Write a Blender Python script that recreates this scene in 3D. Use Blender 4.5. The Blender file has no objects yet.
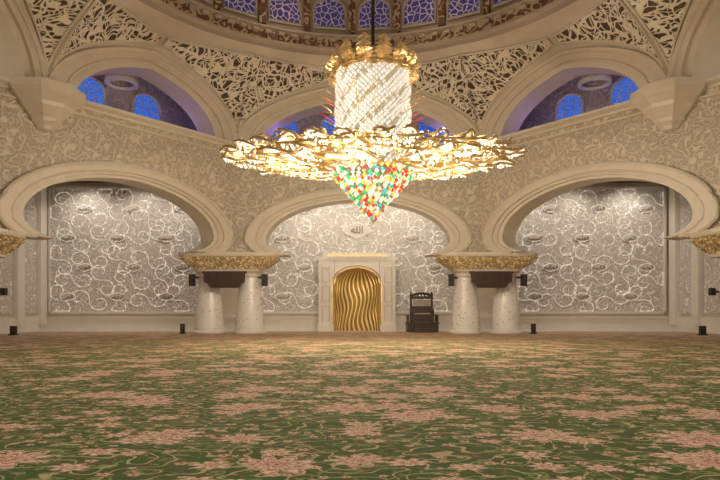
import bpy, math, random
from mathutils import Vector
random.seed(7)
sc=bpy.context.scene
sc.view_settings.view_transform='Standard'
pi=math.pi
# ------------------------------------------------------------ helpers
def empty(name,loc=(0,0,0)):
    o=bpy.data.objects.new(name,None); o.location=loc
    sc.collection.objects.link(o); return o
def link(o,parent=None):
    sc.collection.objects.link(o)
    if parent is not None:
        o.parent=parent
        o.location=Vector(o.location)-Vector(parent.location)
    return o
class MB:
    def __init__(s): s.v=[];s.f=[];s.m=[];s.uv=[]
    def add(s,vs,fs,mi=0,uvs=None):
        b=len(s.v); s.v+= [tuple(p) for p in vs]
        s.f+=[tuple(i+b for i in f) for f in fs]; s.m+=[mi]*len(fs)
        s.uv+= (uvs if uvs else [(p[0],p[2]) for p in vs])
    def grid(s,rows,mi=0,uvrows=None,closed=False):
        n=len(rows[0]); vs=[p for r in rows for p in r]
        fs=[]
        for i in range(len(rows)-1):
            for j in range(n if closed else n-1):
                j2=(j+1)%n
                fs.append((i*n+j,i*n+j2,(i+1)*n+j2,(i+1)*n+j))
        s.add(vs,fs,mi,[u for r in uvrows for u in r] if uvrows else None)
    def box(s,c,d,mi=0,ang=0):
        vs=[]
        ca,sa=math.cos(ang),math.sin(ang)
        for z in(-1,1):
            for x,y in((-1,-1),(1,-1),(1,1),(-1,1)):
                px,py=x*d[0]/2,y*d[1]/2
                vs.append((c[0]+px*ca-py*sa,c[1]+px*sa+py*ca,c[2]+z*d[2]/2))
        s.add(vs,[(3,2,1,0),(4,5,6,7),(0,1,5,4),(1,2,6,5),(2,3,7,6),(3,0,4,7)],mi)
    def lathe(s,prof,c,n=32,mi=0,cap=False,sx=1,sy=1,a0=0):
        rows=[]
        for r,z in prof:
            rows.append([(c[0]+sx*r*math.cos(a0+2*pi*i/n),c[1]+sy*r*math.sin(a0+2*pi*i/n),z) for i in range(n)])
        s.grid(rows,mi,closed=True)
    def tube(s,pts,r,mi=0,n=6,closed=False):
        rows=[];N=len(pts);P=[Vector(p) for p in pts]
        for i in range(N):
            if closed: t=P[(i+1)%N]-P[i-1]
            else: t=P[min(i+1,N-1)]-P[max(i-1,0)]
            if t.length<1e-6:t=Vector((0,0,1))
            t.normalize()
            up=Vector((0,0,1)) if abs(t.z)<.9 else Vector((0,1,0))
            a=t.cross(up).normalized(); b=t.cross(a)
            rows.append([tuple(P[i]+a*(r*math.cos(2*pi*k/n))+b*(r*math.sin(2*pi*k/n))) for k in range(n)])
        if closed: rows.append(rows[0])
        s.grid(rows,mi,closed=True)
    def obj(s,name,mats,parent=None,smooth=False):
        me=bpy.data.meshes.new(name)
        off=Vector(parent.location) if parent is not None else Vector((0,0,0))
        me.from_pydata([tuple(Vector(p)-off) for p in s.v],[],s.f)
        uvl=me.uv_layers.new(name='UVMap')
        for l in me.loops: uvl.data[l.index].uv=s.uv[l.vertex_index]
        for m in mats: me.materials.append(m)
        for p,mi in zip(me.polygons,s.m):
            p.material_index=mi; p.use_smooth=smooth
        o=bpy.data.objects.new(name,me); sc.collection.objects.link(o)
        if parent is not None: o.parent=parent
        return o
# ------------------------------------------------------------ node helper
class NB:
    def __init__(s,name):
        s.m=bpy.data.materials.new(name); s.m.use_nodes=True; s.nt=s.m.node_tree
        s.nt.nodes.clear()
        s.out=s.nt.nodes.new('ShaderNodeOutputMaterial')
        s.b=s.nt.nodes.new('ShaderNodeBsdfPrincipled')
        s.nt.links.new(s.b.outputs[0],s.out.inputs[0])
        s.tc=s.nt.nodes.new('ShaderNodeTexCoord')
        g=s.nt.nodes.new('ShaderNodeNewGeometry'); s.pos=g.outputs['Position']
        s.uv=s.tc.outputs['UV']
    def st(s,sock,v):
        if isinstance(v,bpy.types.NodeSocket): s.nt.links.new(v,sock)
        elif isinstance(v,(tuple,list)) and sock.type=='RGBA' and len(v)==3: sock.default_value=(*v,1)
        else: sock.default_value=v
    def math(s,op,a,b=None,c=None,clamp=False):
        n=s.nt.nodes.new('ShaderNodeMath'); n.operation=op; n.use_clamp=clamp
        s.st(n.inputs[0],a)
        if b is not None: s.st(n.inputs[1],b)
        if c is not None: s.st(n.inputs[2],c)
        return n.outputs[0]
    def vm(s,op,a,b=None,scale=None):
        n=s.nt.nodes.new('ShaderNodeVectorMath'); n.operation=op
        s.st(n.inputs[0],a)
        if b is not None: s.st(n.inputs[1],b)
        if scale is not None: s.st(n.inputs['Scale'],scale)
        return n.outputs[0]
    def sep(s,v):
        n=s.nt.nodes.new('ShaderNodeSeparateXYZ'); s.st(n.inputs[0],v); return n.outputs
    def comb(s,x,y,z=0.0):
        n=s.nt.nodes.new('ShaderNodeCombineXYZ')
        for i,v in enumerate((x,y,z)): s.st(n.inputs[i],v)
        return n.outputs[0]
    def mix(s,f,a,b):
        n=s.nt.nodes.new('ShaderNodeMix'); n.data_type='RGBA'
        s.st(n.inputs[0],f); s.st(n.inputs[6],a); s.st(n.inputs[7],b); return n.outputs[2]
    def ramp(s,f,stops,interp='LINEAR'):
        n=s.nt.nodes.new('ShaderNodeValToRGB'); cr=n.color_ramp; cr.interpolation=interp
        s.st(n.inputs[0],f)
        while len(cr.elements)<len(stops): cr.elements.new(.5)
        for e,(p,c) in zip(cr.elements,stops):
            e.position=p; e.color=(*c,1) if len(c)==3 else c
        return n.outputs[0]
    def noise(s,v,scale,detail=2,rough=.5,dist=0,col=False):
        n=s.nt.nodes.new('ShaderNodeTexNoise')
        s.st(n.inputs['Vector'],v); n.inputs['Scale'].default_value=scale
        n.inputs['Detail'].default_value=detail; n.inputs['Roughness'].default_value=rough
        n.inputs['Distortion'].default_value=dist
        return n.outputs[1] if col else n.outputs[0]
    def vor(s,v,scale,feature='F1',rand=1,dims='3D'):
        n=s.nt.nodes.new('ShaderNodeTexVoronoi'); n.voronoi_dimensions=dims; n.feature=feature
        s.st(n.inputs['Vector'],v); n.inputs['Scale'].default_value=scale; n.inputs['Randomness'].default_value=rand
        return n.outputs
    def mr(s,v,a,b,c=0.0,d=1.0):
        n=s.nt.nodes.new('ShaderNodeMapRange'); s.st(n.inputs[0],v)
        for i,x in enumerate((a,b,c,d)): n.inputs[i+1].default_value=x
        n.interpolation_type='SMOOTHSTEP'; return n.outputs[0]
    def contour(s,v,scale,k,w,soft=.15,detail=1):
        n=s.noise(v,scale,detail)
        f=s.math('FRACT',s.math('MULTIPLY',n,float(k)))
        d=s.math('MULTIPLY',s.math('ABSOLUTE',s.math('SUBTRACT',f,.5)),2.0)
        return s.mr(d,w,w+soft,1.0,0.0)
    def bump(s,h,strength=.5,dist=.05):
        n=s.nt.nodes.new('ShaderNodeBump'); n.inputs['Strength'].default_value=strength
        n.inputs['Distance'].default_value=dist; s.st(n.inputs['Height'],h)
        s.nt.links.new(n.outputs[0],s.b.inputs['Normal'])
    def fin(s,col=None,rough=.6,metal=0,em=None,es=0):
        if col is not None: s.st(s.b.inputs['Base Color'],col)
        s.st(s.b.inputs['Roughness'],rough); s.b.inputs['Metallic'].default_value=metal
        if em is not None:
            s.st(s.b.inputs['Emission Color'],em); s.st(s.b.inputs['Emission Strength'],es)
        return s.m
    def warp(s,v,scale,amt):
        c=s.vm('SUBTRACT',s.noise(v,scale,1,col=True),(.5,.5,.5))
        return s.vm('ADD',v,s.vm('SCALE',c,scale=amt))
# ------------------------------------------------------------ materials
def m_plain(name,c1,c2,rough=.55,scale=2.0):
    b=NB(name); n=b.noise(b.pos,scale,3)
    b.bump(n,.1,.02)
    return b.fin(b.mix(n,c1,c2),rough)
m_stone=m_plain('cream_marble',(.60,.52,.41),(.72,.64,.52),.45)
m_white=m_plain('white_marble',(.68,.64,.58),(.79,.75,.69),.35)
m_dark=m_plain('dark_wood',(.030,.014,.008),(.06,.028,.015),.4,6)
m_black=m_plain('black_plastic',(.012,.012,.013),(.02,.02,.02),.5)
m_brown=m_plain('brown_ceiling',(.06,.04,.03),(.10,.07,.05),.8)
def m_relief():
    b=NB('carved_marble'); v=b.warp(b.pos,1.3,.5)
    l=b.contour(v,1.25,7,.18,.25)
    vo=b.vor(v,2.0,'F1',.9)
    d=vo['Distance']; fl=b.mr(d,.20,.34,1.0,0.0)
    leaf=b.contour(b.pos,4.5,4,.35,.25)
    leaf=b.math('MULTIPLY',leaf,.55)
    m=b.math('MAXIMUM',b.math('MAXIMUM',l,fl),leaf)
    col=b.mix(m,(.48,.41,.32),(.70,.62,.50))
    b.bump(m,.8,.07)
    return b.fin(col,.55)
m_rel=m_relief()
def m_lat():
    b=NB('arabesque_lattice'); u=b.uv; v=b.warp(u,1.5,.6)
    l1=b.contour(v,1.25,7,.28,.12)
    vo=b.vor(v,1.8,'DISTANCE_TO_EDGE',1,'2D'); l2=b.mr(vo['Distance'],.055,.085,1.0,0.0)
    vo3=b.vor(v,3.6,'DISTANCE_TO_EDGE',1,'2D'); l3=b.mr(vo3['Distance'],.075,.115,1.0,0.0)
    m=b.math('MAXIMUM',b.math('MAXIMUM',l1,l2),b.math('MULTIPLY',l3,.9))
    b.bump(m,1,.1)
    return b.fin(b.mix(m,(.10,.065,.04),(.88,.79,.64)),.6)
m_lattice=m_lat()
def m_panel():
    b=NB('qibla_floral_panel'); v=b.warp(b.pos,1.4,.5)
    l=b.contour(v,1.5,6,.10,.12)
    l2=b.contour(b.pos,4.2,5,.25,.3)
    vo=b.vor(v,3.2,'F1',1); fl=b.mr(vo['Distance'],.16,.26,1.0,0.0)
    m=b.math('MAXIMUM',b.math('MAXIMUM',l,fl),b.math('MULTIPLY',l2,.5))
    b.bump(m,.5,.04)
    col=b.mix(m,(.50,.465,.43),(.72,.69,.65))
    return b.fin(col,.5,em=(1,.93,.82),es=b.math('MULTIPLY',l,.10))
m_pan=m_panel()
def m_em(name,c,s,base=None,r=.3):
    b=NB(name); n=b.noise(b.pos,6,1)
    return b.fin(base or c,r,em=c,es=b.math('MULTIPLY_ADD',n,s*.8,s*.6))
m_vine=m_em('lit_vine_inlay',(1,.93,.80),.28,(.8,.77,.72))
def m_gold(name,c1,c2,sc_=5,rough=.3,es=0):
    b=NB(name); n=b.noise(b.pos,sc_,3); b.bump(n,.5,.03)
    return b.fin(b.mix(n,c1,c2),rough,.9,em=c2,es=es)
m_gld=m_gold('gold_leaf',(.45,.27,.09),(.85,.62,.30),5,.38,.06)
m_gldl=m_gold('lit_gold_frame',(.42,.27,.09),(.80,.58,.27),5,.35,.05)
m_vscr=m_gold('gilded_script',(.8,.55,.2),(1,.8,.4),5,.3,.5)
def m_cap():
    b=NB('gilded_capital'); l=b.contour(b.pos,3.5,4,.3,.2); b.bump(l,.8,.06)
    return b.fin(b.mix(l,(.46,.31,.12),(.95,.78,.48)),.45,.15,em=(1,.7,.35),es=.03)
m_capital=m_cap()
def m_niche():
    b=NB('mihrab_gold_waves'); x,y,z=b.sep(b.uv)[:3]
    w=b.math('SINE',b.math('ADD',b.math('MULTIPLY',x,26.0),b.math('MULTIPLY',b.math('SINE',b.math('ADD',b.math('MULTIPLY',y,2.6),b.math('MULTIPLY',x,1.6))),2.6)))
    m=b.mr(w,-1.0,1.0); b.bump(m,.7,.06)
    return b.fin(b.ramp(m,[(0,(.34,.20,.045)),(.5,(.58,.38,.11)),(1,(.88,.66,.28))]),.3,.6,em=(1,.62,.2),es=b.math('MULTIPLY',m,.06))  # warm light inside the niche is put into the gold as faint emission
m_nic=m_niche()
def m_column():
    b=NB('inlaid_column_marble'); vo=b.vor(b.pos,3.6,'F1',1)
    f=b.mr(vo['Distance'],.12,.2,1.0,0.0); l=b.contour(b.pos,1.6,6,.06,.06)
    c=b.mix(f,(.78,.75,.71),(.52,.34,.30)); c=b.mix(b.math('MULTIPLY',l,.5),c,(.40,.44,.34))
    return b.fin(c,.25)
m_col=m_column()
def m_win(name,c,s,scale=3.2,w=.04):
    b=NB(name); v=b.warp(b.uv,2,.3); vo=b.vor(v,scale,'DISTANCE_TO_EDGE',1,'2D')
    l=b.mr(vo['Distance'],w,w+.05,1.0,0.0); n=b.noise(b.uv,.8,2)
    e=b.mix(n,(c[0]*.3,c[1]*.3,c[2]*.5),c)
    return b.fin(b.mix(l,(.03,.03,.08),(.66,.62,.66)),.4,em=e,es=b.math('MULTIPLY',b.math('SUBTRACT',1.0,l),s))
m_wdrum=m_win('drum_window_glass',(.08,.06,.26),.40,3.4,.06)
m_wgal=m_win('gallery_window_glass',(.03,.20,.85),.9,3.5,.02)
def m_carpet():
    b=NB('floral_carpet'); x,y,z=b.sep(b.pos)[:3]
    v=b.comb(b.math('MULTIPLY',x,.8),y,0.0)
    v=b.warp(v,1.3,.16)
    far=b.noise(v,.9,3)
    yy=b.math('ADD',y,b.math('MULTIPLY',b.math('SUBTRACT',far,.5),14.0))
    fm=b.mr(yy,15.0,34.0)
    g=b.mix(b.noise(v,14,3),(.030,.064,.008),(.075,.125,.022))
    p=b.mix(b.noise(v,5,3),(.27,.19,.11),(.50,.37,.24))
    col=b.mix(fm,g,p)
    vl=b.contour(v,1.3,11,.09,.06,detail=2)
    col=b.mix(b.math('MULTIPLY',vl,.85),col,(.52,.40,.24))
    vl2=b.contour(b.vm('ADD',v,(9.,4.,0.)),2.4,8,.05,.05,detail=2)
    col=b.mix(b.math('MULTIPLY',vl2,.7),col,(.36,.13,.09))
    lf=b.contour(v,4.2,4,.15,.10,detail=3)
    col=b.mix(b.math('MULTIPLY',lf,.6),col,b.mix(fm,(.30,.32,.12),(.18,.17,.07)))
    def flower(col,scale,r0,n,off,stops,keep,fn=.5):
        vv=b.vm('ADD',v,off)
        vo=b.vor(vv,scale,'F1',.95,'2D')
        rel=b.vm('SUBTRACT',vv,vo['Position']); rx,ry,rz=b.sep(rel)[:3]
        an=b.math('ARCTAN2',ry,rx)
        rnd,rnd2,_=b.sep(vo['Color'])[:3]
        pet=b.math('ABSOLUTE',b.math('SINE',b.math('ADD',b.math('MULTIPLY',an,n/2),b.math('MULTIPLY',rnd,6.0))))
        fine=b.noise(v,20,2)
        rad=b.math('MULTIPLY',b.math('ADD',.45,b.math('MULTIPLY',pet,.55)),b.math('MULTIPLY',b.math('MULTIPLY_ADD',rnd,.7,.6),r0))
        pp=b.math('DIVIDE',vo['Distance'],rad)
        pp=b.math('ADD',pp,b.math('MULTIPLY',b.math('SUBTRACT',fine,.5),fn))
        c=b.ramp(pp,[(q,cc) for q,cc in stops])
        inside=b.math('MULTIPLY',b.mr(pp,.95,1.0,1.0,0.0),b.math('LESS_THAN',rnd2,keep))
        return b.mix(inside,col,c)
    col=flower(col,5.0,.26,5,(3.1,1.7,0),[(0,(.40,.05,.04)),(.3,(.40,.05,.04)),(.4,(.72,.58,.41)),(.8,(.52,.28,.20)),(1,(.12,.10,.03))],.6)
    col=flower(col,2.3,.34,7,(7.3,2.2,0),[(0,(.42,.06,.05)),(.18,(.74,.60,.43)),(.3,(.30,.07,.05)),(.42,(.56,.30,.23)),(.7,(.76,.61,.45)),(.86,(.36,.14,.09)),(1,(.72,.58,.41))],.45)
    col=flower(col,1.05,.38,9,(0,0,0),[(0,(.42,.05,.05)),(.10,(.72,.59,.41)),(.18,(.25,.05,.05)),(.30,(.62,.36,.28)),(.40,(.76,.60,.44)),(.46,(.30,.07,.06)),(.60,(.64,.40,.31)),(.74,(.76,.61,.45)),(.80,(.28,.09,.05)),(.90,(.60,.36,.27)),(1,(.76,.63,.46))],.72,.42)
    b.bump(b.noise(b.pos,60,2),.3,.01)
    return b.fin(col,.95)
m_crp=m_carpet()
def m_band():
    b=NB('ring_frieze'); l=b.contour(b.pos,1.8,5,.25,.2); b.bump(l,.5,.05)
    return b.fin(b.mix(l,(.15,.07,.04),(.50,.38,.24)),.5)
m_frz=m_band()
m_dome=m_plain('dome_plaster',(.38,.31,.24),(.48,.40,.31),.6)
# ------------------------------------------------------------ room constants
A=Vector((-6.9,34));B=Vector((-14.9,24));C=Vector((-13.46,25.8))
CY=21.3
def mir(p): return Vector((-p.x,p.y))
def bk(p): return Vector((p.x,2*CY-p.y))
ctr=Vector((0,CY))
mb=MB(); mb.box((0,17,-.18),(70,70,.28)); mb.obj('floor',[m_white])
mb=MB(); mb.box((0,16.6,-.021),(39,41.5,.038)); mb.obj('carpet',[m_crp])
# ------------------------------------------------------------ arch maths
def rr(th,a,b,e,bl):
    c=abs(math.cos(th));s=math.sin(th)
    if s>=0: h=math.sqrt((a+e)**2-e*e); q=b/h; ee=e
    else: q=bl/a; ee=0
    AA=c*c+s*s/(q*q); BB=2*c*ee; CC=ee*ee-(a+ee)**2
    return (-BB+math.sqrt(BB*BB-4*AA*CC))/(2*AA)
def arch_wall(name,P0,P1,zb,zc,zt,ai,bi,ao,bo,e,bl,thick,mats,parent,N=56,raise_=.16):
    d=P1-P0; half=d.length/2; u=d.normalized(); mid=(P0+P1)/2
    n=Vector((-u.y,u.x))
    if n.dot(mid-ctr)<0: n=-n
    W=lambda x,z,o:(mid.x+u.x*x+n.x*o,mid.y+u.y*x+n.y*o,z)
    th0=0
    if zb<zc:
        th0=0
        while rr(th0,ai,bi,e,bl)*math.sin(th0)>zb-zc and th0>-1.4: th0-=.005
    ths=[th0+(pi-2*th0)*i/N for i in range(N+1)]
    ca=math.atan2(zt-zc,half); ths=sorted(ths+[ca,pi-ca])
    I=[];O=[];R=[]
    for t in ths:
        c,s=math.cos(t),math.sin(t)
        r=rr(t,ai,bi,e,bl); I.append((r*c,max(zb,zc+r*s)))
        r=rr(t,ao,bo,e,bl*1.25); O.append((r*c,max(zb,zc+r*s)))
        k=half/abs(c) if abs(c)>1e-6 else 1e9
        if s>0:k=min(k,(zt-zc)/s)
        R.append((k*c,max(zb,zc+k*s)))
    mx_=lambda f:[(i[0]*(1-f)+o[0]*f,i[1]*(1-f)+o[1]*f) for i,o in zip(I,O)]
    M=mx_(.5);M2=mx_(.22)
    g=MB()
    rs=raise_
    g.grid([[W(*p,0) for p in O],[W(*p,0) for p in R]],0)
    g.grid([[W(*p,0) for p in O],[W(*p,-rs) for p in O],[W(*p,-rs*.9) for p in M],[W(*p,-rs*.2) for p in M],[W(*p,-rs*.2) for p in M2],[W(*p,.1) for p in M2],[W(*p,.12) for p in I],[W(*p,thick) for p in I]],1)
    g.grid([[W(*p,thick) for p in I],[W(*p,thick) for p in R]],1)
    g.grid([[W(*p,0) for p in R],[W(*p,thick) for p in R]],1)
    for i in (0,-1):
        g.add([W(*I[i],0),W(*R[i],0),W(*R[i],thick),W(*I[i],thick)],[(0,1,2,3)],1)
    g.tube([W(p[0],p[1],-rs) for p in O],.09,1)
    g.tube([W(p[0],p[1],-rs*.8) for p in M],.05,1)
    return g.obj(name,mats,parent)
for nm,p0,p1,ai,ao in (('wall_arcade_front',A,mir(A),5.25,6.35),('wall_arcade_left',A,B,4.95,6.0),('wall_arcade_right',mir(A),mir(B),4.95,6.0),
                ('wall_side_left',B,Vector((-14.9,11)),5.2,6.2),('wall_side_right',mir(B),Vector((14.9,11)),5.2,6.2)):
    arch_wall(nm,p0,p1,4.42,5.25,10.45,ai,2.35,ao,2.95,.35,1.25,1.3,[m_rel,m_stone],None)
def sweep(name,path,prof,mats,parent=None,close_prof=True):
    g=MB(); rows=[]
    n=len(path)
    for i,p in enumerate(path):
        a=(path[i]-path[i-1]).normalized() if i>0 else (path[1]-path[0]).normalized()
        b=(path[i+1]-path[i]).normalized() if i<n-1 else a
        na=Vector((-a.y,a.x));nb=Vector((-b.y,b.x))
        m=(na+nb).normalized(); m/=max(.4,m.dot(na))
        if m.dot(ctr-p)<0:m=-m
        rows.append([(p.x+m.x*o,p.y+m.y*o,z) for o,z in prof])
    g.grid(rows,0,closed=True); return g.obj(name,mats,parent)
path=[Vector((-14.9,11)),B,A,mir(A),mir(B),Vector((14.9,11))]
sweep('trim_1',path,[(-1.3,10.45),(.12,10.35),(.18,10.45),(.4,10.55),(.4,10.68),(-1.3,10.7)],[m_stone])
sweep('trim_2',path,[(0.0,10.0),(.12,10.02),(.12,10.12),(0.0,10.16)],[m_stone])
# ------------------------------------------------------------ upper octagon & pendentives
ZB=10.68; ZR=15.0; RR=10.7
V=[C,A,mir(A),mir(C),mir(bk(C)),mir(bk(A)),bk(A),bk(C)]
pend=empty('ceiling',(0,CY,ZR))
gS=MB();gL=MB();gA=MB()
for fi in range(8):
    P0=V[fi];P1=V[(fi+1)%8]
    d=P1-P0;half=d.length/2;u=d.normalized();mid=(P0+P1)/2
    n=Vector((-u.y,u.x)) 
    if n.dot(mid-ctr)<0:n=-n
    W=lambda x,z,o:(mid.x+u.x*x+n.x*o,mid.y+u.y*x+n.y*o,z)
    ao=half;bo=3.45;e=.45*half
    N=64
    ths=[pi*i/N for i in range(N+1)]
    def crv(a,b,ee): return [(rr(t,a,b,ee,1)*math.cos(t),ZB+rr(t,a,b,ee,1)*math.sin(t)) for t in ths]
    I=crv(half-1.35,2.65,.45*(half-1.35)); M=crv(half-.8,2.95,.45*(half-.8)); O=crv(ao,bo,e); O1=crv(half-.3,3.3,.45*(half-.3))
    gA.grid([[W(*p,0) for p in O],[W(*p,-.14) for p in O],[W(*p,-.12) for p in O1],[W(*p,-.04) for p in O1],[W(*p,-.04) for p in M],[W(*p,.12) for p in M],[W(*p,.14) for p in I],[W(*p,1.5) for p in I]],0)
    gA.tube([W(p[0],p[1],-.05) for p in M],.06,0)
    gA.tube([W(p[0],p[1],-.12) for p in O],.07,0)
    gA.grid([[W(*p,1.5) for p in I],[W(p[0]*1.2,16.5,1.5) for p in I]],0)
    az0=math.atan2(P0.y-CY,P0.x);az1=math.atan2(P1.y-CY,P1.x)
    dd=az1-az0
    while dd>pi:dd-=2*pi
    while dd<-pi:dd+=2*pi
    def S(p,t,off=0):
        f=(p[0]+half)/(2*half)
        az=az0+dd*f; q=Vector((RR*math.cos(az),CY+RR*math.sin(az)))
        w=W(*p,0); h=t**1.45
        x=w[0]*(1-h)+q.x*h; y=w[1]*(1-h)+q.y*h; z=w[2]*(1-t)+ZR*t
        v=Vector((x-ctr.x,y-ctr.y)); v*= (1-off/v.length)
        return (ctr.x+v.x,ctr.y+v.y,z-off*.4),(az*11,z*1.35)
    K=12
    gS.grid([[S(p,k/K)[0] for p in O] for k in range(K+1)],0)
    for side in (0,1):
        sel=[p for p in O if ((p[0]>0)==bool(side))and abs(p[0])>.12]
        cols=[];uvc=[]
        vtx=P1 if side else P0
        isC=abs(vtx.x)>10
        for p in sel:
            gap=ZR-p[1]
            if abs(p[0])/half>(.982 if isC else 2): continue
            t0=.30/gap+.02*(gap/4.3)**3; t1=1-.42/gap
            if t1-t0<.06: continue
            cc=[S(p,t0+(t1-t0)*k/K,.07) for k in range(K+1)]
            cols.append([c[0] for c in cc]);uvc.append([c[1] for c in cc])
        if len(cols)>2:
            gL.grid(cols,0,uvc)
            gL.tube([c[0] for c in cols],.06,1)
            gL.tube([c[-1] for c in cols],.07,1)
            for ci in ((0,-1) if isC else ((0,) if not side else (-1,))):
                gL.tube(cols[ci],.06,1)
gS.obj('pendentives',[m_stone],pend,True);gL.obj('lattice_panels',[m_lattice,m_stone],pend,True)
gA.obj('upper_arches',[m_stone],pend)
for i,c in enumerate((C,mir(C))):
    g=MB(); g.lathe([(.05,8.9),(.35,9.0),(.42,9.15),(.62,9.3),(.66,9.45),(1.1,9.85),(1.15,10.0),(1.5,10.3),(1.62,10.45),(1.62,10.74),(.01,10.76)],c,8,0,a0=pi/8)
    g.obj('corbel_%d'%(i+1),[m_stone],pend)
# ring, drum, dome
g=MB()
g.lathe([(10.9,14.9),(10.55,14.95),(10.4,15.05),(10.4,15.15)],(0,CY),96,2)
g.lathe([(10.4,15.15),(10.5,15.2),(10.5,15.6)],(0,CY),96,1)
g.lathe([(10.5,15.6),(10.25,15.68),(10.25,15.78),(10.6,15.95),(10.75,16.0)],(0,CY),96,2)
g.lathe([(10.75,16.0),(10.75,18.3),(10.4,18.4),(10.4,18.6)],(0,CY),96,2)
g.lathe([(10.4,18.6),(10.5,19.5),(10.2,21.5),(9.2,23.6),(7.4,25.4),(5,26.7),(2.5,27.4),(.01,27.7)],(0,CY),64,1)
g.lathe([(10.75,15.9),(15.9,16.5)],(0,CY),32,0)
NW=28
gw=MB()
for k in range(96):
    a=2*pi*k/96
    g.box((10.3*math.cos(a),CY+10.3*math.sin(a),15.5),(.14,.3,.16),2,a)
for k in range(NW):
    a=2*pi*(k+.5)/NW+.03
    def Wd(x,z,o):
        aa=a+x/10.7; r=10.7-o
        return (r*math.cos(aa),CY+r*math.sin(aa),z)
    pts=[(.86,16.25),(.86,17.15)]+[(.86*math.cos(t*pi/10),17.15+.7*math.sin(t*pi/10)) for t in range(1,10)]+[(-.86,17.15),(-.86,16.25)]
    vs=[Wd(x,z,.03) for x,z in pts]
    gw.add(vs,[tuple(range(len(vs)))],0,[(x+k*3,z) for x,z in pts])
    g.tube([Wd(x,z,.06) for x,z in pts],.09,2,6,True)
    aa=a+pi/NW
    g.box((10.66*math.cos(aa),CY+10.66*math.sin(aa),17.1),(.16,.35,2.2),1,aa)
g.obj('dome_ring_and_shell',[m_stone,m_frz,m_dome],pend); gw.obj('drum_windows',[m_wdrum],pend)
# ------------------------------------------------------------ galleries behind the upper arches
def gallery(nm,P0,P1,off,wins,le=36):
    d=P1-P0;u=d.normalized();mid=(P0+P1)/2
    n=Vector((-u.y,u.x))
    if n.dot(mid-ctr)<0:n=-n
    W=lambda x,z,o:(P0.x+u.x*x+n.x*o,P0.y+u.y*x+n.y*o,z)
    L=d.length
    g=MB()
    g.grid([[W(-4,10.6,off),W(L+4,10.6,off)],[W(-4,16.3,off),W(L+4,16.3,off)]],0)
    g.grid([[W(-4,10.72,1.2),W(L+4,10.72,1.2)],[W(-4,10.72,off),W(L+4,10.72,off)]],1)
    g.grid([[W(-4,16.3,1.5),W(L+4,16.3,1.5)],[W(-4,16.3,off),W(L+4,16.3,off)]],0)
    c=W(L*.50,0,3.0)
    g.lathe([(.62,13.32),(.7,13.2),(.84,13.22),(.84,13.4),(.62,13.32)],c,28,2)
    g.lathe([(.82,13.4),(.75,13.9),(.4,14.3),(.01,14.4)],c,28,0)
    g.tube([(c[0],c[1],14.3),(c[0],c[1],16.3)],.10,1,6)
    g.obj(nm,[m_rel,m_stone,m_white])
    e=empty('window_'+nm[-1],W(L/2,12.5,off))
    gg=MB()
    for w in wins:
        pts=[(.85,11.7),(.85,13.2)]+[(.85*math.cos(t*pi/10),13.2+.7*math.sin(t*pi/10)) for t in range(1,10)]+[(-.85,13.2),(-.85,11.7)]
        vs=[W(w+x,z,off-.08) for x,z in pts]
        gg.add(vs,[tuple(range(len(vs)))],0,[(x+w,z) for x,z in pts])
        gg.tube([W(w+x,z,off-.12) for x,z in pts],.1,1,6,True)
        for xx in (-.3,.3): gg.tube([W(w+xx,11.7,off-.14),W(w+xx,13.7,off-.14)],.03,1)
        for zz in (12.1,12.5,12.9,13.3): gg.tube([W(w-.82,zz,off-.14),W(w+.82,zz,off-.14)],.03,1)
    gg.obj('glazing',[m_wgal,m_stone],e)
    for q in (.2,.8):
        l=bpy.data.lights.new('violet_light','POINT'); l.energy=le; l.color=(.34,.22,1.0); l.shadow_soft_size=.1
        o=bpy.data.objects.new('gallery_lamp',l); o.location=W(L*q,11.2,3.0); sc.collection.objects.link(o)
gallery('wall_gallery_1',A,C,5,(2.6,6.0,9.4))
gallery('wall_gallery_2',mir(A),mir(C),5,(2.6,6.0,9.4))
gallery('wall_gallery_3',A,mir(A),5,(2.2,5.3,8.5,11.6))
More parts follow.
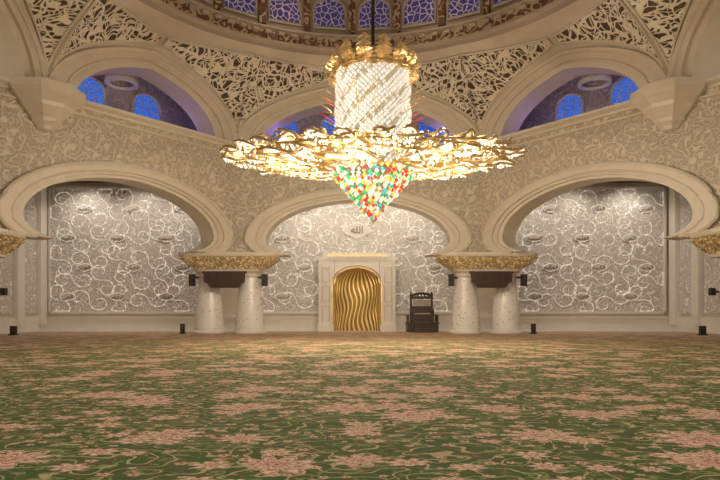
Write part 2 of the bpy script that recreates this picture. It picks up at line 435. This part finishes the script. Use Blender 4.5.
# ------------------------------------------------------------ qibla wall
YW=38.0
q=empty('wall_qibla',(0,YW,4.7))
g=MB()
g.box((0,YW+.2,4.8),(39.8,.4,9.6),0)
g.box((0,YW-.12,.4),(39.6,.24,.8),1)
g.box((0,YW-.16,.84),(39.6,.3,.1),1)
def P(px): return (px-358)*YW/600
panels=[(P(258),P(459),1.15,9.0),(P(50),P(202),1.15,9.05),(P(516),P(664),1.15,9.05)]
for x0,x1,z0,z1 in panels:
    g.box(((x0+x1)/2,YW-.03,(z0+z1)/2),(x1-x0,.06,z1-z0),2)
    for xx in (x0,x1): g.box((xx,YW-.08,(z0+z1)/2),(.14,.18,z1-z0+.14),1)
    for zz in (z0,z1): g.box(((x0+x1)/2,YW-.08,zz),(x1-x0,.18,.14),1)
g.obj('wall_body',[m_stone,m_white,m_pan],q)
gv=MB()
for pi_,(x0,x1,z0,z1) in enumerate(panels):
    cw,ch=1.65,1.1
    nx=int((x1-x0-.3)//cw);nz=int((z1-z0-.3)//ch)
    cw=(x1-x0-.3)/nx;ch=(z1-z0-.3)/nz
    for j in range(nz):
        for i in range(nx):
            cx=x0+.15+cw*(i+.5)+(cw*.25 if j%2 else -cw*.25)*(.9)
            cz=z0+.15+ch*(j+.5)
            hnd=1 if (i+j)%2 else -1
            if pi_==0 and abs(cx-P(357))<2.4 and cz<5.0: continue
            # scrolling stem: an S curve that curls in at both ends, with leaves
            rot=random.uniform(-.5,.5)+(0 if (i+j)%2 else pi/2)
            def clampp(x,z): return (min(x1-.1,max(x0+.1,x)),YW-.075,min(z1-.1,max(z0+.1,z)))
            for sgn in (1,-1):
                pts=[]
                M_=18
                for k in range(M_):
                    t=k/(M_-1)
                    a=pi+t*pi*1.9; r=.50*(1-.62*t)
                    lx=sgn*(.50+r*math.cos(a)); lz=sgn*hnd*(r*math.sin(a)*.95)
                    X=lx*math.cos(rot)-lz*math.sin(rot); Z=lx*math.sin(rot)+lz*math.cos(rot)
                    pts.append(clampp(cx+X*cw*.72,cz+Z*ch*.92))
                gv.tube(pts,.018,0,4)
                for k in (3,6,9,13):
                    p=pts[k]; a=random.uniform(0,pi)
                    dx,dz=.11*math.cos(a),.11*math.sin(a)
                    gv.add([(p[0]-dx,YW-.08,p[2]-dz),(p[0]+dz*.5,YW-.08,p[2]-dx*.5),(p[0]+dx,YW-.08,p[2]+dz),(p[0]-dz*.5,YW-.08,p[2]+dx*.5)],[(0,1,2,3)],0)
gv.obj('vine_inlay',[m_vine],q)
FORM={'ا':(0xFE8D,2),'ب':(0xFE8F,4),'ج':(0xFE9D,4),'ح':(0xFEA1,4),'د':(0xFEA9,2),'ر':(0xFEAD,2),'ز':(0xFEAF,2),'س':(0xFEB1,4),'ع':(0xFEC9,4),'ك':(0xFED9,4),'ل':(0xFEDD,4),'م':(0xFEE1,4),'ن':(0xFEE5,4),'ه':(0xFEE9,4),'و':(0xFEED,2),'ي':(0xFEF1,4)}
def shape(w):
    out=[]
    for i,ch in enumerate(w):
        b,n=FORM[ch]
        pj= i>0 and FORM[w[i-1]][1]==4
        nj= n==4 and i<len(w)-1
        k=3 if pj and nj else 1 if pj else 2 if nj else 0
        out.append(chr(b+k))
    return ''.join(reversed(out))
def text(w,x,z,size,mat,y=YW-.13):
    cu=bpy.data.curves.new('calligraphy','FONT'); cu.body=shape(w); cu.size=size; cu.align_x='CENTER'; cu.align_y='CENTER'; cu.extrude=.01
    cu.materials.append(mat)
    o=bpy.data.objects.new('calligraphy',cu); o.rotation_euler=(pi/2,0,0); o.location=(x,y,z); link(o,q)
m_txt=m_plain('calligraphy_bronze',(.12,.08,.04),(.22,.14,.07),.4)
m_cart=m_plain('cartouche_silver',(.60,.57,.53),(.68,.65,.61),.4)
gc=MB()
def cart(x,z,rx,rz):
    pts=[(x+rx*math.cos(2*pi*k/20),YW-.115,z+rz*math.sin(2*pi*k/20)*(1+.15*math.cos(8*pi*k/20))) for k in range(20)]
    gc.add(pts,[tuple(range(20))],0); gc.tube(pts,.018,1,4,True)
names=['الرحمن','الملك','العزيز','الجبار','الحكيم','الكريم','الودود','السميع','العليم','الحي']
ni=0
for pi_,(x0,x1,z0,z1) in enumerate(panels):
    for j in range(4):
        for i in range(3):
            x=x0+(x1-x0)*(i+.5+(.22 if j%2 else -.12))/3.1; z=z0+1.0+(z1-z0-1.6)*j/3.4
            if pi_==0 and abs(x-P(357))<2.8 and z<6.0: continue
            if pi_==0 and abs(x-P(357))<2 and z<7.5: continue
            cart(x,z,.50,.22); text(names[ni%len(names)],x,z,.36,m_txt); ni+=1
cart(P(357),6.35,.85,.42); text('الله',P(357),6.35,.62,m_txt)
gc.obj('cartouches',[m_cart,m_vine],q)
# ------------------------------------------------------------ mihrab
mx=P(357); mh=empty('mihrab',(mx,37.2,0))
g=MB(); YF=37.0
a_,b_,zs=1.38,.95,2.95
g.box((mx-1.85,YF+.33,2.2),(.9,.66,4.4),0); g.box((mx+1.85,YF+.33,2.2),(.9,.66,4.4),0)
ths=[pi*i/24 for i in range(25)]
I=[(mx+a_*math.cos(t),zs+b_*math.sin(t)) for t in ths]
g.grid([[(x,YF,z) for x,z in I],[(x,YF,4.4) for x,z in I]],0)
g.box((mx,YF+.32,4.5),(4.9,.7,.22),0)
g.box((mx,YF+.32,4.7),(4.2,.62,.3),0)
for sx in(-1,1):
    g.box((mx+sx*1.52,YF-.03,1.5),(.08,.1,3.0),1)
    g.box((mx+sx*2.28,YF-.06,2.2),(.16,.2,4.4),0)
    g.box((mx+sx*1.9,YF+.08,.2),(1.0,1.1,.4),0)
    for zz in (1.1,2.3,3.5): 
        w_,h_=.42,.95
        g.tube([(mx+sx*1.92-w_/2,YF-.02,zz-h_/2),(mx+sx*1.92+w_/2,YF-.02,zz-h_/2),(mx+sx*1.92+w_/2,YF-.02,zz+h_/2),(mx+sx*1.92-w_/2,YF-.02,zz+h_/2)],.03,2,4,True)
    g.tube([(mx+sx*1.42,YF-.06,.1),(mx+sx*1.42,YF-.06,2.95)],.05,1,8)
g.tube([(x,YF-.05,z) for x,z in I],.06,1)
g.tube([(mx+1.52*math.cos(t),YF-.03,2.97+1.09*math.sin(t)) for t in ths],.04,1)
g.obj('marble_portal',[m_white,m_gld,m_stone],mh)
g=MB()
rows=[];uv=[]
for k in range(9):
    z=.02+(zs-.02)*k/8
    rows.append([(mx+a_*math.cos(t),YF+.62*math.sin(t),z) for t in ths]);uv.append([(t*1.2,z) for t in ths])
for k in range(1,9):
    be=pi/2*k/8
    rows.append([(mx+a_*math.cos(t)*math.cos(be),YF+.62*math.sin(t)*math.cos(be),zs+b_*math.sin(be)) for t in ths]);uv.append([(t*1.2,zs+b_*math.sin(be)) for t in ths])
g.grid(rows,0,uv); g.obj('gold_niche',[m_nic],mh,True)
gt=MB()
x=-1.8
while x<1.75:
    h=random.uniform(.12,.34)
    gt.tube([(mx+x,36.95,4.60),(mx+x+.05,36.94,4.60+h),(mx+x+.12,36.95,4.64),(mx+x+.2,36.94,4.68)],.03,0,5)
    x+=random.uniform(.14,.22)
gt.obj('script_frieze',[m_vscr],mh)
# ------------------------------------------------------------ alcove side walls & ceiling
for sx,nm in((-1,'wall_left'),(1,'wall_right')):
    g=MB(); X=sx*19.9
    g.box((X+sx*.2,25,4.8),(.4,26.4,9.6),0)
    g.box((X-sx*.1,25,.45),(.25,26,.9),1)
    for yy in (37.3,34.8,31.5,28,24.5,21): g.box((X-sx*.18,yy,4.9),(.4,.7,9),1)
    for y0,y1 in ((35.3,36.9),(32,34.3),(28.5,31)):
        g.box((X-sx*.06,(y0+y1)/2,4.8),(.16,y1-y0,7.4),2)
    g.obj(nm,[m_stone,m_white,m_pan])
g=MB(); g.box((0,36.2,9.5),(39.8,3.9,.25),0)
for sx in(-1,1):
    g.box((sx*17.6,28,9.5),(4.6,20,.25),0)
    g.add([(sx*7.6,35.2,9.37),(sx*15.5,25.2,9.37),(sx*15.5,34.4,9.37)],[(0,1,2)],0)
    for y in (32,28,24): g.box((sx*17.6,y,9.35),(.35,.35,.06),1)
for x in (-18,-15.7,-13.4,-11,11,13.4,15.7,18):
    g.box((x,36.2,9.35),(.32,.32,.06),1)
m_dl=m_em('downlight_lens',(1,.85,.6),5)
g.obj('ceiling_alcove',[m_brown,m_dl])
# ------------------------------------------------------------ capitals & columns
def rrect(hx,hy,n):
    out=[]
    for i in range(n):
        t=2*pi*i/n; c,s=math.cos(t),math.sin(t)
        ex=.45
        out.append((hx*math.copysign(abs(c)**ex,c),hy*math.copysign(abs(s)**ex,s)))
    return out
def cluster(cx,cy,hx,hy,cols,ang=0):
    e=empty('column_cluster',(cx,cy,0))
    ca,sa=math.cos(ang),math.sin(ang)
    T=lambda x,y,z:(cx+x*ca-y*sa,cy+x*sa+y*ca,z)
    g=MB()
    prof=[(.72,3.52),(.75,3.6),(.74,3.66),(.76,3.7),(.80,3.82),(.90,4.0),(.99,4.12),(1.0,4.16)]
    g.grid([[T(x,y,z) for x,y in rrect(hx*k,hy*k,192)] for k,z in prof],0,closed=True)
    g.grid([[T(x,y,z) for x,y in rrect(hx*k,hy*k,96)] for k,z in((.94,4.16),(1.0,4.2),(1.03,4.3),(1.03,4.42),(.0,4.44))],1,closed=True)
    g.grid([[T(x,y,z) for x,y in rrect(hx*k,hy*k,96)] for k,z in((0,3.42),(.70,3.42),(.72,3.52))],1,closed=True)
    for row,(k0,z0,k1,z1,n) in enumerate(((.78,3.62,.92,3.94,26),(.88,3.84,1.04,4.2,26))):
        L0=rrect(hx*k0,hy*k0,n*2); L1=rrect(hx*k1,hy*k1,n*2); L2=rrect(hx*(k1+.03),hy*(k1+.03),n*2)
        for i in range(n):
            j=(2*i+row)%(n*2); a=(j-1)%(n*2); b=(j+1)%(n*2)
            zm=(z0+z1)/2
            md=lambda p,q,f:(p[0]*(1-f)+q[0]*f,p[1]*(1-f)+q[1]*f)
            pA=md(L0[j],L0[a],.5);pB=md(L0[j],L0[b],.5)
            mA=md(L1[j],L1[a],.8);mB=md(L1[j],L1[b],.8)
            mA=md(mA,L0[a],.35);mB=md(mB,L0[b],.35)
            g.add([T(*pA,z0),T(*pB,z0),T(*mB,zm),T(*L2[j],z1),T(*mA,zm),T(*L0[j],z1-.03)],[(0,1,2,4),(4,2,3),(2,5,3),(5,4,3)],0)
    g.obj('capital',[m_capital,m_stone],e)
    g=MB()
    for x,y in cols:
        c=T(x,y,0)
        g.lathe([(.01,.0),(.90,.0),(.90,.12),(.84,.16),(.82,.26),(.84,.32),(.80,.4)],c,24,1)
        g.lathe([(.80,.4),(.77,.9),(.69,1.8),(.60,2.6),(.57,3.1)],c,32,0)
        g.lathe([(.57,3.1),(.64,3.14),(.64,3.22),(.58,3.26),(.6,3.32),(.8,3.44)],c,32,2)
    g.obj('shafts',[m_col,m_white,m_stone],e,True)
    return e
for sx in(-1,1):
    e=cluster(sx*7.15,33.6,2.65,1.3,[(-1.15,-.1),(1.1,-.1)])
    g=MB(); cx,cy=sx*7.15,32.35
    def fr(w,z): return [(cx-w,cy-.25,z),(cx+w,cy-.25,z),(cx+w*.9,cy+.25,z),(cx-w*.9,cy+.25,z)]
    g.grid([fr(.0,2.5),fr(.75,2.5),fr(.95,2.75),fr(1.1,2.8),fr(1.12,3.25),fr(1.2,3.28),fr(1.2,3.38),fr(0,3.38)],0,closed=True)
    for xx in(-.8,-.4,0,.4,.8): g.box((cx+xx,cy-.27,3.02),(.05,.04,.42),0)
    g.obj('wooden_bracket_box',[m_dark],e)
    for s2 in(-1,1):
        g=MB(); X=sx*7.15+s2*2.0
        g.box((X,33.1,2.95),(.30,.3,.65),0); g.box((X,32.93,3.1),(.22,.03,.24),1); g.box((X,32.93,2.78),(.18,.03,.18),1)
        g.box((X-s2*.45,33.25,3.1),(.7,.1,.1),0)
        g.obj('wall_speaker',[m_black,m_dark],e)
    g=MB(); X=sx*9.65
    g.box((X,33.0,.33),(.22,.22,.44),0); g.lathe([(.02,.0),(.18,.0),(.18,.06),(.08,.1),(.06,.3)],(X,33.0),12,0); g.box((X,32.88,.36),(.15,.03,.26),1)
    g.obj('floor_speaker',[m_black,m_dark])
    cluster(sx*15.75,23.9,2.1,1.2,[(0,0)])
    g=MB(); g.box((sx*19.3,32.7,2.3),(.24,.3,.4),0); g.box((sx*19.3,32.53,2.35),(.16,.03,.22),1); g.box((sx*19.55,32.7,2.3),(.25,.1,.1),0)
    g.obj('wall_speaker',[m_black,m_dark])
    g=MB(); g.box((sx*17.8,31.0,.27),(.25,.25,.42),0); g.box((sx*17.8,30.86,.3),(.18,.03,.26),1); g.box((sx*17.8,31,.03),(.36,.36,.06),0)
    g.obj('floor_speaker',[m_black,m_dark])
# ------------------------------------------------------------ minbar chair (wooden pulpit)
px_=(422-358)*35.6/600; py_=35.6
g=MB(); e=empty('wooden_minbar_chair',(px_,py_,0))
g.box((px_,py_,.25),(1.8,1.3,.5),0); g.box((px_,py_,.53),(1.88,1.38,.07),0)
g.box((px_,py_-.85,.12),(1.2,.4,.24),0); g.box((px_,py_-.72,.34),(1.0,.3,.2),0)
for sx in(-1,1):
    g.box((px_+sx*.62,py_+.35,1.35),(.13,.13,1.7),0)
    g.box((px_+sx*.62,py_-.35,.95),(.1,.1,.8),0)
    g.box((px_+sx*.62,py_,1.2),(.12,.85,.1),0)
    g.box((px_+sx*.62,py_,.8),(.06,.75,.6),0)
    g.lathe([(.01,2.42),(.07,2.34),(.04,2.26),(.09,2.2),(.06,2.1)],(px_+sx*.62,py_+.35),10,0)
    g.box((px_+sx*.86,py_-.5,.75),(.08,.08,.5),0)
    for k in range(5): g.box((px_+sx*.86,py_-.35+.2*k,.72),(.05,.05,.4),0)
    g.box((px_+sx*.86,py_,.98),(.1,1.15,.08),0)
g.box((px_,py_-.33,.8),(1.2,.06,.42),0)
g.box((px_,py_,1.0),(1.15,.75,.12),0)
g.box((px_,py_+.38,1.3),(1.15,.06,.5),0)
pts=[(px_+.62*math.cos(t*pi/12),py_+.35,2.08+.22*math.sin(t*pi/12)) for t in range(13)]
g.tube(pts,.08,0,6)
g.box((px_,py_+.35,2.05),(1.2,.1,.16),0)
for k in range(-2,3): g.tube([(px_+k*.2,py_+.35,2.0),(px_+k*.2,py_+.35,2.28-.03*abs(k)**1.5)],.04,0,5)
g.obj('carved_frame',[m_dark],e)
g=MB(); g.box((px_,py_+.33,1.75),(1.0,.03,.36),0); g.box((px_,py_,1.09),(.95,.6,.08),0)
g.obj('upholstery',[m_plain('pale_inlay',(.30,.26,.22),(.45,.40,.34))],e)
# ------------------------------------------------------------ chandelier
cx,cy=.53,21.3
ch=empty('chandelier',(cx,cy,6.5))
m_cryW=m_em('crystal_white',(1,.93,.82),.46,(.42,.40,.37),.4)
m_cryL=m_em('crystal_leaf_beads',(1,.91,.74),.85,(.45,.42,.36),.4)
m_cryG=m_em('crystal_glow_leaf',(1,.88,.64),.75,(.32,.28,.20),.4)
m_cryD=m_em('crystal_amber',(.95,.78,.56),.26,(.32,.27,.2))
m_core=m_em('crystal_core',(.9,.78,.6),.16,(.28,.24,.19),.6)
def octa(g,c,r,mi,hz=1.3):
    x,y,z=c
    g.add([(x+r,y,z),(x,y+r,z),(x-r,y,z),(x,y-r,z),(x,y,z+r*hz),(x,y,z-r*hz)],[(0,1,4),(1,2,4),(2,3,4),(3,0,4),(1,0,5),(2,1,5),(3,2,5),(0,3,5)],mi)
g=MB()
prof=lambda z:1.20+.10*max(0,(9.7-z)/3.4)**1.5
g.lathe([(prof(z)-.07,z) for z in (6.3,7,8,9,9.75)],(cx,cy),40,2)
nr=37
for j in range(nr):
    z=6.3+3.42*j/(nr-1)
    for i in range(44):
        a=2*pi*(i+.5*(j%2))/44
        k=(i*1.0-j*.62)%5.5
        mi=1 if k<.9 else 0
        r=prof(z)+(.09*math.sin((k-.9)/4.6*pi) if mi==0 else -.02)
        octa(g,(cx+r*math.cos(a),cy+r*math.sin(a),z),.070,mi)
for s in range(8):
    pts=[]
    for k in range(30):
        t=k/29; z=6.3+3.4*t; a=2*pi*(5.5*s+.45+.62*36*t)/44; r=prof(z)+.03
        pts.append((cx+r*math.cos(a),cy+r*math.sin(a),z))
    g.tube(pts,.014,3,4)
g.obj('crystal_drum',[m_cryW,m_cryD,m_core,m_gldl],ch)
g=MB()
SY=.66
def leaf(r,ph,L,Wd,rot,pit,zc,fill):
    er=Vector((math.cos(ph),math.sin(ph)));et=Vector((-er.y,er.x))
    ax=er*math.cos(rot)+et*math.sin(rot); ay=-er*math.sin(rot)+et*math.cos(rot)
    def pt(a,k=1):
        u=math.cos(a)*L/2*k; w=math.sin(a)*Wd/2*(1-.35*math.cos(a))*k
        w+=.18*L*((u/(L/2))**2)*(1 if rot>0 else -1)*.6
        p=er*r+ax*u+ay*w
        z=zc+u*math.sin(pit)+.06*math.sin(a*2)
        return (cx+p.x,cy+p.y*SY,z)
    n=14
    g.tube([pt(2*pi*k/n) for k in range(n)],.045,1,4,True)
    inner=[pt(2*pi*k/n,.7) for k in range(n)]
    if fill==0: g.add([pt(2*pi*k/n,.6) for k in range(n)],[tuple(range(n))],3)
    elif fill==1:
        for k in range(n): octa(g,inner[k],.06,0)
        for k in range(0,n,3): octa(g,pt(2*pi*k/n,.3),.06,0)
    else:
        for k in range(0,n,2): octa(g,inner[k],.05,0)
for (r,n,L,w,rot,pit,zc) in ((1.75,15,1.3,.55,.5,-.15,6.28),(2.5,18,1.5,.68,-.6,.1,6.40),(3.25,21,1.55,.74,.65,.05,6.48),(4.0,25,1.55,.78,-.6,.1,6.56),(4.62,28,1.35,.78,.55,.12,6.62),(5.0,32,.8,.5,-.3,.1,6.68)):
    for k in range(n):
        ph=2*pi*(k+.5*random.random()*.3)/n
        leaf(r,ph,L*random.uniform(.9,1.1),w,rot,pit,zc+random.uniform(-.07,.07),k%3)
for k in range(16):
    leaf(2.2,2*pi*k/16,1.4,.5,.5,.15,6.93,k%3)
for k in range(24):
    a=2*pi*k/24
    g.tube([(cx+1.2*math.cos(a),cy+1.2*SY*math.sin(a),6.8),(cx+3.2*math.cos(a+.12),cy+3.2*SY*math.sin(a+.12),6.62),(cx+4.9*math.cos(a+.2),cy+4.9*SY*math.sin(a+.2),6.66)],.035,1,4)
for rr_ in (1.4,3.0,4.4):
    g.tube([(cx+rr_*math.cos(2*pi*k/48),cy+rr_*SY*math.sin(2*pi*k/48),6.6) for k in range(48)],.05,1,5,True)
g.obj('leaf_disc',[m_cryL,m_gldl,m_cryD,m_cryG],ch)
g=MB()
cols=[m_em('crystal_red',(.80,.03,.02),.45,(.5,.02,.02)),m_em('crystal_green',(.03,.38,.14),.42,(.02,.26,.1)),m_em('crystal_yellow',(1,.55,.10),.6,(.5,.28,.05)),m_em('crystal_pale',(1,.88,.64),.6,(.45,.40,.3)),m_em('crystal_teal',(.06,.34,.38),.4,(.03,.26,.3))]
rows=17
for j in range(rows):
    t=j/(rows-1); z=6.15-1.62*t; r=1.34*(1-t**1.4)**.95*(1-.3*t)+.06
    n=max(3,int(2*pi*r/.21))
    for i in range(n):
        a=2*pi*(i+.5*(j%2))/n
        rj=r+random.uniform(-.06,.06)
        octa(g,(cx+rj*math.cos(a),cy+rj*math.sin(a),z+random.uniform(-.04,.04)),random.uniform(.06,.095),random.choice([0,1,2,3,1,0,2,3,3,3,4]),1.2)
g.lathe([(.06,4.62),(.1,4.5),(.05,4.42),(.01,4.34)],(cx,cy),10,5)
g.obj('coloured_pendant',cols+[m_gldl],ch)
g=MB(); zo=-.27
g.lathe([(1.1,9.75+zo),(1.35,9.9+zo),(1.4,10.05+zo),(1.25,10.15+zo),(1.2,10.4+zo),(.5,10.6+zo),(.1,10.9+zo)],(cx,cy),32,0)
for row,(R0,z0,R1,z1,n) in enumerate(((1.3,9.95,1.55,10.5,14),(1.15,10.1,1.3,10.8,12),(1.38,9.98,1.6,9.7,20),(1.32,9.95,1.68,10.2,16))):
    z0+=zo;z1+=zo
    for k in range(n):
        a=2*pi*(k+.5*(row%2))/n
        z1k=z1+random.uniform(-.08,.08)
        q0=lambda r,z,da:(cx+r*math.cos(a+da),cy+r*math.sin(a+da),z)
        L=lambda t:(R0+(R1-R0)*t+.1*math.sin(pi*t),z0+(z1k-z0)*t)
        ringL=[];ringR=[]
        for t,w in ((0,.05),(.25,.14),(.45,.19),(.6,.13),(.7,.18),(.85,.10),(1,.01)):
            r,z=L(t); ringL.append(q0(r,z,-w)); ringR.append(q0(r,z,w))
        mid_=[q0(L(t)[0]-.05,L(t)[1],0) for t in (0,.25,.45,.6,.7,.85,1)]
        g.grid([ringL,mid_,ringR],0)
        g.tube([q0(L(t)[0],L(t)[1],0) for t in (0,.5,1)],.025,0,4)
g.tube([(cx,cy,10.2),(cx,cy,27.6)],.06,1,8)
for k in range(16):
    a=2*pi*k/16
    for dz in(0,.35,.7):
        g.tube([(cx+1.3*math.cos(a+dz),cy+1.3*math.sin(a+dz),7.9+dz),(cx+1.85*math.cos(a+dz+.1),cy+1.85*math.sin(a+dz+.1),8.2+dz)],.016,0 if k%8 else 2,4)
g.obj('gold_crown_and_rod',[m_gld,m_dark,cols[0]],ch)
# ------------------------------------------------------------ lights
def point(name,loc,e,col,r=.1,parent=None):
    l=bpy.data.lights.new(name,'POINT'); l.energy=e; l.color=col; l.shadow_soft_size=r
    o=bpy.data.objects.new(name,l); o.location=loc; link(o,parent)
def spot(name,loc,tgt,e,col,ang=1.6):
    l=bpy.data.lights.new(name,'SPOT'); l.energy=e; l.color=col; l.spot_size=ang; l.spot_blend=.8; l.shadow_soft_size=.08
    o=bpy.data.objects.new(name,l); o.location=loc
    o.rotation_euler=(Vector(tgt)-Vector(loc)).to_track_quat('-Z','Y').to_euler(); link(o)
warm=(1,.84,.62)
for k in range(6):
    a=2*pi*k/6+.3
    point('chandelier_bulb',(cx+3.4*math.cos(a),cy+2.3*math.sin(a),5.4),370,warm,.05,ch)
    point('chandelier_bulb',(cx+3.8*math.cos(a),cy+2.6*math.sin(a),8.2),170,warm,.05,ch)
for x in (-17,-13.5,-10.2,-4.5,-1.6,1.6,4.5,10.2,13.5,17):
    spot('downlight',(x,36.0,9.3),(x,38,3.5),340,(1,.89,.74),2.2)
for x in (-16.5,16.5):
    spot('downlight',(x,30,9.3),(x,32,0),320,(1,.88,.72),2.2)
for k in range(8):
    a=2*pi*k/8+.39
    point('dome_cove_lamp',(9.0*math.cos(a),CY+9.0*math.sin(a),16.3),24,(1,.76,.54),.08)
w=bpy.data.worlds.new('hall_ambient'); sc.world=w; w.use_nodes=True
w.node_tree.nodes['Background'].inputs[0].default_value=(1,.87,.70,1)
w.node_tree.nodes['Background'].inputs[1].default_value=.76
# ------------------------------------------------------------ camera
cam=bpy.data.cameras.new('camera'); co=bpy.data.objects.new('camera',cam)
co.location=(0,0,1.25); co.rotation_euler=(pi/2,0,0)
cam.lens=30; cam.sensor_width=36; cam.shift_x=2/720; cam.shift_y=71/720; cam.clip_end=300
sc.collection.objects.link(co); sc.camera=co
